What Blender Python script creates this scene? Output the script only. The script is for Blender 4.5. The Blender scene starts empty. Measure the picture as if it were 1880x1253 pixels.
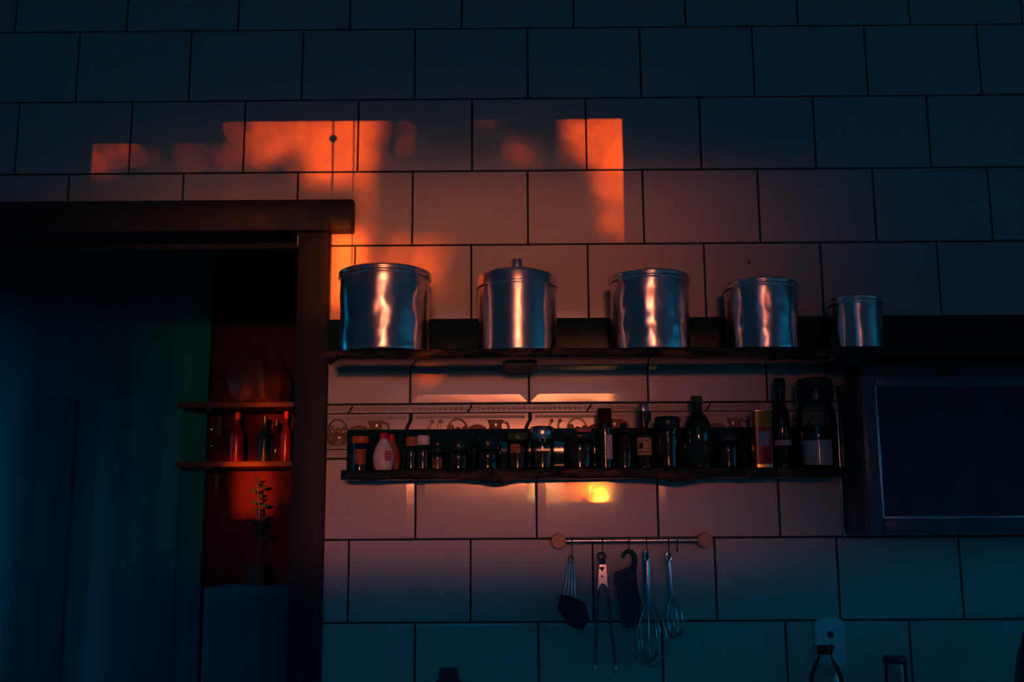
import bpy, bmesh, math, random
import numpy as np
from mathutils import Vector, Matrix, noise
random.seed(7)
rng = np.random.default_rng(11)
S = bpy.context.scene
COL = S.collection
PI = math.pi

# ------------------------------------------------------------------ camera
FPX, PIT, YAW, ROL, DIST, EYE = 2000.0, 0.1733, -0.0043, 0.0063, 2.7636, 1.55
_s, _c, _sp, _cp = math.sin(YAW), math.cos(YAW), math.sin(PIT), math.cos(PIT)
RT0 = Vector((_c, -_s, 0)); FW = Vector((_cp * _s, _cp * _c, _sp)); UP0 = Vector((-_sp * _s, -_sp * _c, _cp))
RT = RT0 * math.cos(ROL) - UP0 * math.sin(ROL)
UP = RT0 * math.sin(ROL) + UP0 * math.cos(ROL)
CAM = Vector((0, -DIST, EYE))
cam_d = bpy.data.cameras.new('camera'); cam = bpy.data.objects.new('camera', cam_d); COL.objects.link(cam)
cam_d.sensor_width = 36; cam_d.lens = FPX / 1880 * 36; cam_d.clip_start = .05
m = Matrix.Identity(4)
for i in range(3):
    m[i][0], m[i][1], m[i][2], m[i][3] = RT[i], UP[i], -FW[i], CAM[i]
cam.matrix_world = m
S.camera = cam
S.view_settings.view_transform = 'Standard'; S.view_settings.look = 'None'
S.view_settings.exposure = 0; S.view_settings.gamma = 1; S.view_settings.use_curve_mapping = False
S.cycles.use_denoising = True
S.cycles.caustics_reflective = False
S.cycles.caustics_refractive = False
S.cycles.sample_clamp_indirect = 4
S.cycles.max_bounces = 10

def at(px, py, y):
    """photograph measurement -> (x, z) on the plane at depth y"""
    d = FW * FPX + RT * (px - 940) + UP * (626.5 - py)
    t = (y + DIST) / d.y
    p = CAM + d * t
    return p.x, p.z
def to_px(x, y, z):
    p = Vector((x, y, z)) - CAM
    w = p.dot(FW)
    return 940 + FPX * p.dot(RT) / w, 626.5 - FPX * p.dot(UP) / w

# ------------------------------------------------------------------ world: dusk sky with the afterglow round the setting sun
TA, TE = 0.0742, 0.0300          # sun azimuth / elevation slopes (from behind the camera, a little right)
SKY_BLUE = (0.0, .55, 1.25)
SKY_ZEN = (0.0, .66, 1.15)
GLOW_COL = (1.0, 0.21, 0.09)
GLOW = 142.0; AUREOLE = 38.0
GLOW_DIR = (0.030, 0.068); GLOW_W = (0.085, 0.017)
SUN_COL = (1.0, 0.090, 0.004); SUN = 14.0

w = bpy.data.worlds.new('dusk_sky'); S.world = w; w.use_nodes = True
nt = w.node_tree; nt.nodes.clear()
def N(tree, t, **kw):
    n = tree.nodes.new(t)
    for k, v in kw.items(): setattr(n, k, v)
    return n
def MT(op, a, b=None, c=None):
    n = N(nt, 'ShaderNodeMath', operation=op)
    for i, v in enumerate((a, b, c)):
        if v is None: continue
        if isinstance(v, (int, float)): n.inputs[i].default_value = v
        else: nt.links.new(v, n.inputs[i])
    return n.outputs[0]
tc = N(nt, 'ShaderNodeTexCoord'); sx = N(nt, 'ShaderNodeSeparateXYZ'); nt.links.new(tc.outputs['Generated'], sx.inputs[0])
ny = MT('MAXIMUM', MT('MULTIPLY', sx.outputs[1], -1.0), 0.02)
gx = MT('DIVIDE', MT('SUBTRACT', MT('DIVIDE', sx.outputs[0], ny), GLOW_DIR[0]), GLOW_W[0])
gz = MT('DIVIDE', MT('SUBTRACT', MT('DIVIDE', sx.outputs[2], ny), GLOW_DIR[1]), GLOW_W[1])
ge = MT('EXPONENT', MT('MULTIPLY', MT('ADD', MT('MULTIPLY', gx, gx), MT('MULTIPLY', gz, gz)), -1.0))
above = MT('GREATER_THAN', sx.outputs[2], 0.0)
facing = MT('LESS_THAN', sx.outputs[1], 0.0)
gl = MT('MULTIPLY', MT('MULTIPLY', ge, GLOW), facing)
ramp = N(nt, 'ShaderNodeValToRGB'); nt.links.new(MT('MULTIPLY', MT('MAXIMUM', sx.outputs[2], 0.0), 1.0), ramp.inputs[0])
ramp.color_ramp.elements[0].color = (*SKY_BLUE, 1); ramp.color_ramp.elements[1].color = (*SKY_ZEN, 1)
bg1 = N(nt, 'ShaderNodeBackground'); nt.links.new(ramp.outputs[0], bg1.inputs[0]); 
low = N(nt, 'ShaderNodeMath', operation='MULTIPLY_ADD', use_clamp=True); nt.links.new(sx.outputs[2], low.inputs[0]); low.inputs[1].default_value = -2.0; low.inputs[2].default_value = 1.0
west = N(nt, 'ShaderNodeMath', operation='MULTIPLY_ADD', use_clamp=True); nt.links.new(sx.outputs[1], west.inputs[0]); west.inputs[1].default_value = -2.2; west.inputs[2].default_value = -1.0
nt.links.new(MT('MULTIPLY', above, MT('SUBTRACT', 1.0, MT('MULTIPLY', MT('MULTIPLY', low.outputs[0], west.outputs[0]), .85))), bg1.inputs[1])
ax = MT('DIVIDE', MT('SUBTRACT', MT('DIVIDE', sx.outputs[0], ny), TA), .045); az = MT('DIVIDE', MT('SUBTRACT', MT('DIVIDE', sx.outputs[2], ny), TE), .026)
ae = MT('MULTIPLY', MT('EXPONENT', MT('MULTIPLY', MT('ADD', MT('MULTIPLY', ax, ax), MT('MULTIPLY', az, az)), -1.0)), facing)
bg3 = N(nt, 'ShaderNodeBackground'); bg3.inputs[0].default_value = (1.0, .42, .10, 1); nt.links.new(MT('MULTIPLY', ae, AUREOLE), bg3.inputs[1])
bg2 = N(nt, 'ShaderNodeBackground'); bg2.inputs[0].default_value = (*GLOW_COL, 1); nt.links.new(gl, bg2.inputs[1])
ad = N(nt, 'ShaderNodeAddShader'); nt.links.new(bg1.outputs[0], ad.inputs[0]); nt.links.new(bg2.outputs[0], ad.inputs[1])
ad2 = N(nt, 'ShaderNodeAddShader'); nt.links.new(ad.outputs[0], ad2.inputs[0]); nt.links.new(bg3.outputs[0], ad2.inputs[1])
wo = N(nt, 'ShaderNodeOutputWorld'); nt.links.new(ad2.outputs[0], wo.inputs[0])
w.cycles.sampling_method = 'MANUAL'; w.cycles.sample_map_resolution = 2048

sun_d = bpy.data.lights.new('sun', 'SUN'); sun_d.energy = SUN; sun_d.color = SUN_COL; sun_d.angle = math.radians(.085)
sun = bpy.data.objects.new('sun', sun_d); COL.objects.link(sun)
sun.rotation_mode = 'QUATERNION'; sun.rotation_quaternion = Vector((-TA, 1, -TE)).to_track_quat('-Z', 'Y')
sun.location = (TA * 20, -20, EYE + TE * 20)

# ------------------------------------------------------------------ materials
def mat(name, base, rough=.5, metal=0., var=.15, scale=12., bump=0., bscale=40., spec=.5, trans=0., ior=1.45, base2=None, stretch=(1, 1, 1), rvar=0., coat=0., ramp=(.35, .65)):
    M = bpy.data.materials.new(name); M.use_nodes = True
    t = M.node_tree; b = t.nodes['Principled BSDF']
    b.inputs['Roughness'].default_value = rough; b.inputs['Metallic'].default_value = metal
    b.inputs['Specular IOR Level'].default_value = spec; b.inputs['IOR'].default_value = ior
    b.inputs['Transmission Weight'].default_value = trans
    b.inputs['Coat Weight'].default_value = coat
    co = t.nodes.new('ShaderNodeTexCoord'); mp = t.nodes.new('ShaderNodeMapping'); mp.inputs['Scale'].default_value = stretch
    t.links.new(co.outputs['Object'], mp.inputs[0])
    nz = t.nodes.new('ShaderNodeTexNoise'); nz.inputs['Scale'].default_value = scale; nz.inputs['Detail'].default_value = 4
    t.links.new(mp.outputs[0], nz.inputs['Vector'])
    cr = t.nodes.new('ShaderNodeValToRGB'); t.links.new(nz.outputs['Fac'], cr.inputs[0])
    b2 = base2 or tuple(min(1, c * (1 + var)) for c in base)
    b1 = base if base2 else tuple(c * (1 - var) for c in base)
    cr.color_ramp.elements[0].position = ramp[0]; cr.color_ramp.elements[1].position = ramp[1]
    cr.color_ramp.elements[0].color = (*b1, 1); cr.color_ramp.elements[1].color = (*b2, 1)
    t.links.new(cr.outputs[0], b.inputs['Base Color'])
    if rvar:
        mr = t.nodes.new('ShaderNodeMapRange'); t.links.new(nz.outputs['Fac'], mr.inputs[0])
        mr.inputs[3].default_value = max(0.01, rough - rvar); mr.inputs[4].default_value = rough + rvar
        t.links.new(mr.outputs[0], b.inputs['Roughness'])
    if bump:
        n2 = t.nodes.new('ShaderNodeTexNoise'); n2.inputs['Scale'].default_value = bscale; n2.inputs['Detail'].default_value = 3
        t.links.new(mp.outputs[0], n2.inputs['Vector'])
        bp = t.nodes.new('ShaderNodeBump'); bp.inputs['Strength'].default_value = bump; bp.inputs['Distance'].default_value = .01
        t.links.new(n2.outputs['Fac'], bp.inputs['Height']); t.links.new(bp.outputs[0], b.inputs['Normal'])
    return M
MAT = dict(
    tile=mat('glazed_tile', (.60, .55, .50), .065, var=.03, scale=3, bump=.012, bscale=22),
    relief=mat('relief_glaze', (.52, .46, .41), .06, var=.08, scale=20),
    ornament=mat('dark_relief_glaze', (.24, .15, .11), .05, var=.2, scale=60),  # darker and glossier than the relief tiles
    grout=mat('dark_grout', (.010, .045, .06), .9, var=.2, scale=60),
    granite=mat('polished_black_granite', (.005, .030, .042), .06, var=.5, scale=160, rvar=.02),
    honed=mat('honed_black_granite', (.005, .030, .042), .30, var=.3, scale=160, spec=.12),
    hewn=mat('rough_hewn_granite_edge', (.008, .018, .022), .42, base2=(.13, .075, .04), scale=38, ramp=(.54, .76), spec=.15, bump=.6, bscale=70, stretch=(.35, 1, 1)),
    steel=mat('worn_tin', (.80, .78, .76), .27, 1., var=.10, scale=14, bump=.02, bscale=18, stretch=(1, 1, .25), rvar=.04),
    chrome=mat('chrome', (.7, .7, .7), .1, 1., var=.05),
    satin=mat('satin_steel', (.60, .61, .63), .26, 1., var=.1),
    brass=mat('gold_lid', (.75, .5, .2), .25, 1., var=.1),
    frame=mat('stained_door_wood', (.010, .022, .034), .5, spec=.2, base2=(.016, .028, .042), scale=10, stretch=(1, 1, .1), bump=.1, bscale=30),
    framev=mat('stained_lintel_wood', (.010, .022, .034), .5, spec=.2, base2=(.016, .028, .042), scale=10, stretch=(.1, 1, 1), bump=.1, bscale=30),
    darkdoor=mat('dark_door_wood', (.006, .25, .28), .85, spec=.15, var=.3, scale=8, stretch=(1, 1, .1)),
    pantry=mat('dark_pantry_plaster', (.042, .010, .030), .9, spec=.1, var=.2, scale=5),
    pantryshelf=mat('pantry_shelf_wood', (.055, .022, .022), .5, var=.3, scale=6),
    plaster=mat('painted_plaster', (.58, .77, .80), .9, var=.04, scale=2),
    ceil=mat('ceiling_paint', (.64, .84, .87), .9, var=.04, scale=2),
    floor=mat('floor_tile', (.52, .72, .75), .6, var=.2, scale=3),
    counter=mat('dark_counter_stone', (.03, .03, .032), .2, var=.4, scale=90),
    glass=mat('clear_glass', (.96, .98, .97), .01, trans=1., var=.01, ior=1.48),
    greenglass=mat('dark_green_glass', (.02, .05, .03), .02, trans=.4, var=.1, ior=1.5),
    brownglass=mat('dark_brown_glass', (.03, .014, .006), .03, trans=.3, var=.1, ior=1.5),
    dark=mat('dark_spice', (.010, .008, .007), .7, var=.5, scale=300),
    herb=mat('dried_herbs', (.03, .03, .014), .8, var=.6, scale=250, bump=.5, bscale=250),
    orange=mat('orange_spice', (.50, .11, .015), .6, var=.25, scale=60),
    amber=mat('amber_beans', (.30, .12, .03), .5, var=.5, scale=200, bump=.5, bscale=200),
    salt=mat('white_salt', (.75, .75, .75), .8, var=.06, scale=200, bump=.3, bscale=300),
    black=mat('black_plastic', (.006, .035, .048), .3, var=.2),
    blackm=mat('matte_black', (.006, .045, .06), .6, var=.2),
    white=mat('white_plastic', (.62, .58, .60), .35, var=.04),
    cream=mat('cream_plastic', (.50, .26, .15), .45, var=.06),
    red=mat('red_plastic', (.45, .012, .018), .35, var=.08),
    tan=mat('tan_plastic', (.33, .13, .06), .45, var=.08),
    green=mat('green_enamel_lid', (.03, .09, .03), .35, var=.1),
    yellow=mat('yellow_green_print', (.16, .17, .01), .22, var=.05),
    tinred=mat('dark_red_print', (.20, .008, .012), .22, var=.05),
    pantryred=mat('dull_red_glaze', (.085, .005, .010), .3, var=.1),
    tinblue=mat('blue_grey_print', (.10, .19, .34), .3, var=.15, scale=60),
    paper=mat('paper_label', (.42, .27, .13), .7, var=.1, scale=40),
    paperw=mat('pale_paper_label', (.45, .42, .44), .7, var=.1, scale=40),
    wood=mat('pale_turned_wood', (.50, .27, .16), .5, var=.15, scale=14),
    outlet=mat('white_socket_plastic', (.85, .87, .90), .3, var=.02),
    microbody=mat('dark_microwave_enamel', (.01, .06, .09), .35, var=.15),
    microframe=mat('grey_microwave_door', (.085, .10, .12), .28, var=.08),
    microglass=mat('dark_microwave_glass', (.003, .05, .065), .05, var=.2),
    leaf=mat('tree_leaf', (.03, .06, .02), .6, var=.3),
    bark=mat('tree_bark', (.05, .035, .025), .9, var=.3),
    ground=mat('garden_soil', (.04, .04, .03), .9, var=.2),
    cord=mat('cotton_cord', (.4, .36, .3), .8, var=.1),
)

def thin_glass(M, tint, rough, ior=1.5):
    t = M.node_tree; t.nodes.remove(t.nodes['Principled BSDF']); out = t.nodes['Material Output']
    tr = t.nodes.new('ShaderNodeBsdfTransparent'); tr.inputs[0].default_value = (*tint, 1)
    gs = t.nodes.new('ShaderNodeBsdfGlossy'); gs.inputs['Roughness'].default_value = rough
    fr = t.nodes.new('ShaderNodeFresnel'); fr.inputs['IOR'].default_value = ior
    mx = t.nodes.new('ShaderNodeMixShader'); t.links.new(fr.outputs[0], mx.inputs[0]); t.links.new(tr.outputs[0], mx.inputs[1]); t.links.new(gs.outputs[0], mx.inputs[2])
    t.links.new(mx.outputs[0], out.inputs['Surface'])
thin_glass(MAT['glass'], (.90, .93, .92), .07, 1.35)
for k_ in ('steel',):
    t_ = MAT[k_].node_tree; b_ = t_.nodes['Principled BSDF']; tg = t_.nodes.new('ShaderNodeTangent'); tg.direction_type = 'RADIAL'; tg.axis = 'Z'
    t_.links.new(tg.outputs[0], b_.inputs['Tangent']); b_.inputs['Anisotropic'].default_value = .6; b_.inputs['Anisotropic Rotation'].default_value = .25

# ------------------------------------------------------------------ mesh helpers
class MB:
    def __init__(s): s.v = []; s.f = []
    def add(s, vs, fs):
        o = len(s.v); s.v += [tuple(v) for v in vs]; s.f += [tuple(i + o for i in f) for f in fs]; return s
    def box(s, x0, x1, y0, y1, z0, z1, ch=0.):
        if ch:
            c = min(ch, (x1 - x0) / 3, (y1 - y0) / 3, (z1 - z0) / 3)
            bm = bmesh.new(); bmesh.ops.create_cube(bm, size=1)
            for v in bm.verts:
                v.co = Vector(((x0 + x1) / 2 + v.co.x * (x1 - x0), (y0 + y1) / 2 + v.co.y * (y1 - y0), (z0 + z1) / 2 + v.co.z * (z1 - z0)))
            bmesh.ops.bevel(bm, geom=list(bm.edges), offset=c, segments=2, affect='EDGES', profile=.5)
            bm.verts.index_update()
            s.add([v.co[:] for v in bm.verts], [[v.index for v in f.verts] for f in bm.faces]); bm.free(); return s
        vs = [(x, y, z) for x in (x0, x1) for y in (y0, y1) for z in (z0, z1)]
        return s.add(vs, [(0, 1, 3, 2), (4, 6, 7, 5), (0, 4, 5, 1), (2, 3, 7, 6), (0, 2, 6, 4), (1, 5, 7, 3)])
    def lathe(s, prof, seg=40, c=(0, 0, 0), fn=None):
        vs = []; fs = []; n = len(prof)
        for r, z in prof:
            for k in range(seg):
                a = 2 * PI * k / seg; rr = r + (fn(a, z) if fn and r > 1e-4 else 0)
                vs.append((c[0] + rr * math.cos(a), c[1] + rr * math.sin(a), c[2] + z))
        for i in range(n - 1):
            for k in range(seg):
                k2 = (k + 1) % seg
                fs.append((i * seg + k, i * seg + k2, (i + 1) * seg + k2, (i + 1) * seg + k))
        if prof[0][0] > 1e-4: fs.append(tuple(range(seg - 1, -1, -1)))
        if prof[-1][0] > 1e-4: fs.append(tuple((n - 1) * seg + k for k in range(seg)))
        return s.add(vs, fs)
    def tube(s, path, r, seg=8, closed=False):
        P = [Vector(p) for p in path]; n = len(P); vs = []; fs = []
        R = r if isinstance(r, (list, tuple)) else [r] * n
        prev = None
        for i in range(n):
            if closed: t = (P[(i + 1) % n] - P[i - 1]).normalized()
            else: t = (P[min(i + 1, n - 1)] - P[max(i - 1, 0)]).normalized()
            if prev is None:
                a = Vector((0, 0, 1)) if abs(t.z) < .9 else Vector((0, 1, 0)); u = t.cross(a).normalized()
            else: u = (prev - t * prev.dot(t)).normalized()
            prev = u; v = t.cross(u)
            for k in range(seg):
                a = 2 * PI * k / seg; vs.append(P[i] + (u * math.cos(a) + v * math.sin(a)) * R[i])
        for i in range(n if closed else n - 1):
            j = (i + 1) % n
            for k in range(seg):
                k2 = (k + 1) % seg; fs.append((i * seg + k, i * seg + k2, j * seg + k2, j * seg + k))
        if not closed: fs += [tuple(range(seg - 1, -1, -1)), tuple((n - 1) * seg + k for k in range(seg))]
        return s.add(vs, fs)
    def prism(s, poly, y0, y1):
        """polygon of (x, z) swept from y0 to y1"""
        n = len(poly)
        vs = [(x, y0, z) for x, z in poly] + [(x, y1, z) for x, z in poly]
        fs = [tuple(range(n)), tuple(range(2 * n - 1, n - 1, -1))] + [(i, i + n, (i + 1) % n + n, (i + 1) % n) for i in range(n)]
        return s.add(vs, fs)
    def ball(s, c, r, seg=12, rings=8, sc=(1, 1, 1)):
        pr = [(math.sin(PI * i / rings), -math.cos(PI * i / rings)) for i in range(rings + 1)]
        vs = []; fs = []
        for q, z in pr:
            for k in range(seg):
                a = 2 * PI * k / seg
                vs.append((c[0] + r * q * math.cos(a) * sc[0], c[1] + r * q * math.sin(a) * sc[1], c[2] + r * z * sc[2]))
        for i in range(rings):
            for k in range(seg):
                k2 = (k + 1) % seg; fs.append((i * seg + k, i * seg + k2, (i + 1) * seg + k2, (i + 1) * seg + k))
        return s.add(vs, fs)
    def build(s, name, m, parent=None, loc=(0, 0, 0), smooth=35, **props):
        me = bpy.data.meshes.new(name); me.from_pydata(s.v, [], s.f)
        bm = bmesh.new(); bm.from_mesh(me); bmesh.ops.remove_doubles(bm, verts=bm.verts, dist=1e-6)
        bmesh.ops.recalc_face_normals(bm, faces=bm.faces); bm.to_mesh(me); bm.free()
        if smooth:
            for p in me.polygons: p.use_smooth = True
            me.set_sharp_from_angle(angle=math.radians(smooth))
        me.materials.append(MAT[m] if isinstance(m, str) else m)
        return link(name, me, parent, loc, **props)
def link(name, me, parent=None, loc=(0, 0, 0), rot=None, **props):
    o = bpy.data.objects.new(name, me); COL.objects.link(o); o.location = loc
    if rot: o.rotation_euler = rot
    if parent: o.parent = parent
    for k, v in props.items(): o[k] = v
    return o
def thing(name, label, cat, loc, group=None, rot=None):
    o = link(name, None, None, loc, rot); o['label'] = label; o['category'] = cat
    if group: o['group'] = group
    o.empty_display_size = .02
    return o

# ------------------------------------------------------------------ room shell
XL, XR, YW, ZC = -2.3, 3.2, -4.0, 3.30
YP = .90                                   # back of the pantry behind the doorway
wxl, wxr, wz0, wz1 = -.826, .600, EYE + .190, EYE + 1.206   # window opening in the wall behind the camera
px_open = at(575, 800, 0)[0]                # edge of the doorway under its post
z_open = at(560, 396, 0)[1]
MB().box(XL - .2, XR + .2, YW - .2, 1.6, -.1, 0).build('floor', 'floor', smooth=0, kind='structure')
MB().box(XL - .2, XR + .2, YW - .2, 1.6, ZC, ZC + .1).build('ceiling', 'ceil', smooth=0, kind='structure')
wb = MB().box(px_open, XR + .2, 0, .14, 0, ZC).box(XL - .2, px_open, 0, .14, z_open, ZC).box(XL - .2, -1.62, 0, .14, 0, z_open)
wall_back = wb.build('wall_back', 'grout', smooth=0, kind='structure')
MB().box(XL - .2, XL, YW, .20, 0, ZC).box(XL - .2, XL, .84, 1.6, 0, ZC).box(XL - .2, XL, .20, .84, 0, 1.1).box(XL - .2, XL, .20, .84, 2.4, ZC).build('wall_left', 'plaster', smooth=0, kind='structure')  # gap near the pantry is for the added fill-light window
# right wall with a small high window giving on to the open blue sky
ry0, ry1, rz0, rz1 = -3.6, -.7, 1.05, 2.26
MB().box(XR, XR + .2, YW, ry0, 0, ZC).box(XR, XR + .2, ry1, 1.6, 0, ZC).box(XR, XR + .2, ry0, ry1, 0, rz0).box(XR, XR + .2, ry0, ry1, rz1, ZC).build('wall_right', 'plaster', smooth=0, kind='structure')
MB().box(XL - .2, wxl, YW - .2, YW, 0, ZC).box(wxr, XR + .2, YW - .2, YW, 0, ZC).box(wxl, wxr, YW - .2, YW, 0, wz0).box(wxl, wxr, YW - .2, YW, wz1, ZC).build('wall_front', 'plaster', smooth=0, kind='structure')
w1 = link('window_1', None, None, ((wxl + wxr) / 2, YW, wz0), kind='structure')
def wpart(name, x0, x1, z0, z1, y0=-.10, y1=-.05):
    MB().box(x0 - w1.location.x, x1 - w1.location.x, y0, y1, z0 - wz0, z1 - wz0, .004).build(name, 'framev', w1)
wpart('window_sill', wxl - .04, wxr + .04, wz0 - .03, wz0 + .002, -.2, .03)
wpart('window_head', wxl, -.475, wz1 - .060, wz1, -.14, -.10)
wpart('window_stop', wxr - .010, wxr, wz0, wz1 - .0, -.14, -.10)
for i, (cx, dz) in enumerate(((at(613, 300, 0)[0] + TA * 3.9, .0), (at(651, 300, 0)[0] + TA * 3.9, .0))):
    mb = MB().tube([(cx - w1.location.x, .06, .05), (cx - w1.location.x + .002, .06, .5), (cx - w1.location.x, .06, wz1 - wz0 + .01)], .0028 - .0008 * i, 8)
    if i == 0: mb.ball((cx - w1.location.x, .06, at(615, 256, 0)[1] + TE * 3.9 - wz0), .011)
    mb.build('blind_cord', 'cord', w1)
w2 = link('window_2', None, None, (XR + .1, (ry0 + ry1) / 2, rz0), kind='structure')
h = (ry1 - ry0) / 2
MB().box(-.02, .03, -h, h, 0, .05, .004).box(-.02, .03, -h, h, rz1 - rz0 - .05, rz1 - rz0, .004).box(-.02, .03, -h, -h + .05, .05, rz1 - rz0 - .05, .004).box(-.02, .03, h - .05, h, .05, rz1 - rz0 - .05, .004).box(-.015, .025, -.02, .02, .05, rz1 - rz0 - .05, .003).build('window_frame', 'framev', w2)

w3 = link('added_window', None, None, (XL - .1, .52, 1.1), kind='structure')  # added opening, lets blue sky light fill the dark pantry
MB().box(-.03, .02, -.32, .32, 0, .04, .004).box(-.03, .02, -.32, .32, 1.26, 1.30, .004).box(-.03, .02, -.32, -.28, .04, 1.26, .004).box(-.03, .02, .28, .32, .04, 1.26, .004).build('window_frame', 'framev', w3)
# ---- tiles
W, H, J = .303, .2015, .0050
TH, BEV, DROP, RIM = .0085, .021, .00075, .0016
def tile_mesh(wd, ht):
    mb = MB(); lv = [(0, 0.0), (0, -(TH - DROP - .0012)), (RIM, -(TH - DROP)), (BEV, -TH)]
    vs = []
    for ins, y in lv:
        vs += [(-wd / 2 + ins, y, -ht / 2 + ins), (wd / 2 - ins, y, -ht / 2 + ins), (wd / 2 - ins, y, ht / 2 - min(ins, .006)), (-wd / 2 + ins, y, ht / 2 - min(ins, .006))]
    fs = []
    for i in range(3):
        for k in range(4): fs.append((i * 4 + k, i * 4 + (k + 1) % 4, i * 4 + 4 + (k + 1) % 4, i * 4 + 4 + k))
    fs.append((12, 13, 14, 15))
    mb.add(vs, fs); return mb
_tm = {}
def tile(x0, x1, z0, z1):
    if x1 - x0 < .05 or z1 - z0 < .045: return
    key = (round(x1 - x0, 4), round(z1 - z0, 4)); loc = ((x0 + x1) / 2, 0, (z0 + z1) / 2)
    r = (random.uniform(-.0022, .0022), 0, random.uniform(-.0022, .0022))
    if key in _tm: link('tile', _tm[key], wall_back, loc, r)
    else:
        o = tile_mesh(*key).build('tile', 'tile', wall_back, loc, smooth=0); o.rotation_euler = r; _tm[key] = o.data
Z0 = EYE + 1.3426; ZF = EYE + .3212; ZG = EYE - .0177; ZGT = EYE + .1838
x_gap = at(603, 800, 0)[0] - .012          # tiles end beneath the door post
def row(ph, z0, z1, clip):
    n = -5
    while ph + n * W < 1.75:
        a, b = ph + n * W + J / 2, ph + (n + 1) * W - J / 2; n += 1
        lo, hi = z0 + J / 2, z1 - J / 2
        if b < -1.75 or a > 1.75: continue
        if clip == 1: a = max(a, x_gap)
        if clip == 2 and a < at(540, 420, 0)[0]: lo = max(lo, z_open + .005)
        if b - a < .02: continue
        tile(a, b, lo, hi)
row(-1.0515, Z0, Z0 + H, 0); row(-1.1773, Z0 - H, Z0, 0); row(-1.3266, Z0 - 2 * H, Z0 - H, 0)
row(-1.1803, Z0 - 3 * H, Z0 - 2 * H, 2); row(-.4196, Z0 - 4 * H, Z0 - 3 * H, 1)
row(-.2723, ZF, Z0 - 4 * H, 1); row(-.2561, ZG, ZGT, 1); row(-.4210, ZG - H, ZG, 1); row(-.2546, ZG - 2 * H, ZG - H, 1)
row(-.4200, ZG - 3 * H, ZG - 2 * H, 1)

MB().ball((0, 0, 0), .004, 10, 6, (.7, .3, 1.5)).build('tile_chip', 'blackm', wall_back, (at(1375, 482, -TH)[0], -TH - .0004, at(1375, 482, -TH)[1]))
# ---- bead strips and relief band
def bead_strip(x0, x1, z0, z1):
    h_ = (z1 - z0); wd = x1 - x0; sl = .006
    mb = MB().prism([(-wd / 2 - sl, -h_ / 2), (wd / 2 - sl, -h_ / 2), (wd / 2 + sl, h_ / 2), (-wd / 2 + sl, h_ / 2)], -.0, -.008)
    n = max(1, int(wd / .0126))
    for i in range(n):
        mb.ball((-wd / 2 + (i + .5) * wd / n, -.0085, 0), .0048, 10, 8, (1.1, 1, 1))
        mb.box(-wd / 2 + i * wd / n + .003, -wd / 2 + i * wd / n + .0095, -.0095, -.004, h_ / 2 - .0045, h_ / 2 - .0005)
    mb.build('bead_strip', 'relief', wall_back, ((x0 + x1) / 2, 0, (z0 + z1) / 2), smooth=60)
s1 = (EYE + .2995, EYE + .3185); s2 = (EYE + .1865, EYE + .2055); RB = (EYE + .2085, EYE + .2965)
n = -1
xs = at(647, 752, 0)[0]
for k in range(-1, 8):
    a, b = xs + k * W, xs + (k + 1) * W - .006
    a2 = max(a, x_gap)
    if b - a2 > .03: bead_strip(a2, b, *s1); bead_strip(a2, b, *s2)
def basket():
    mb = MB()
    mb.lathe([(.012, 0), (.021, .004), (.026, .018), (.028, .028), (.024, .030)], 20)
    for i in range(4): mb.tube([((.022 + i * .0014) * math.cos(a), (.022 + i * .0014) * math.sin(a), .005 + i * .006) for a in [2 * PI * q / 20 for q in range(20)]], .0014, 6, True)
    mb.tube([(.027 * math.cos(a), 0, .028 + .038 * math.sin(a)) for a in [PI * q / 16 for q in range(17)]], .0028, 8)
    for i in range(9): mb.ball((random.uniform(-.022, .022), random.uniform(-.012, 0), .032 + random.uniform(0, .012)), random.uniform(.006, .009), 10, 7)
    return mb
def jug():
    mb = MB().lathe([(.014, 0), (.021, .012), (.022, .026), (.016, .044), (.015, .050), (.021, .062), (.019, .063), (.013, .052)], 24)
    mb.tube([(.017, 0, .058), (.030, 0, .055), (.034, 0, .044), (.029, 0, .030), (.021, 0, .024)], .0032, 8)
    return mb
def cherries():
    mb = MB().ball((-.013, 0, .030), .012).ball((.014, 0, .026), .012)
    mb.tube([(-.013, 0, .040), (-.008, 0, .052), (-.004, 0, .058)], .003, 8).tube([(.014, 0, .036), (.012, 0, .050), (.016, 0, .058)], .003, 8)
    mb.ball((-.004, 0, .060), .005).ball((.017, 0, .060), .005)
    return mb
def lemon(): return MB().ball((0, 0, .026), .020, 14, 10, (1.35, .6, 1)).ball((.027, 0, .026), .006)
orn = {}
for nm, fn in (('basket_relief', basket), ('jug_relief', jug), ('cherry_relief', cherries), ('lemon_relief', lemon)):
    mb = fn(); mb.v = [(x, y * .35, z) for x, y, z in mb.v]
    o = mb.build(nm, 'ornament', None, smooth=60); orn[nm] = o.data; bpy.data.objects.remove(o)
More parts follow.
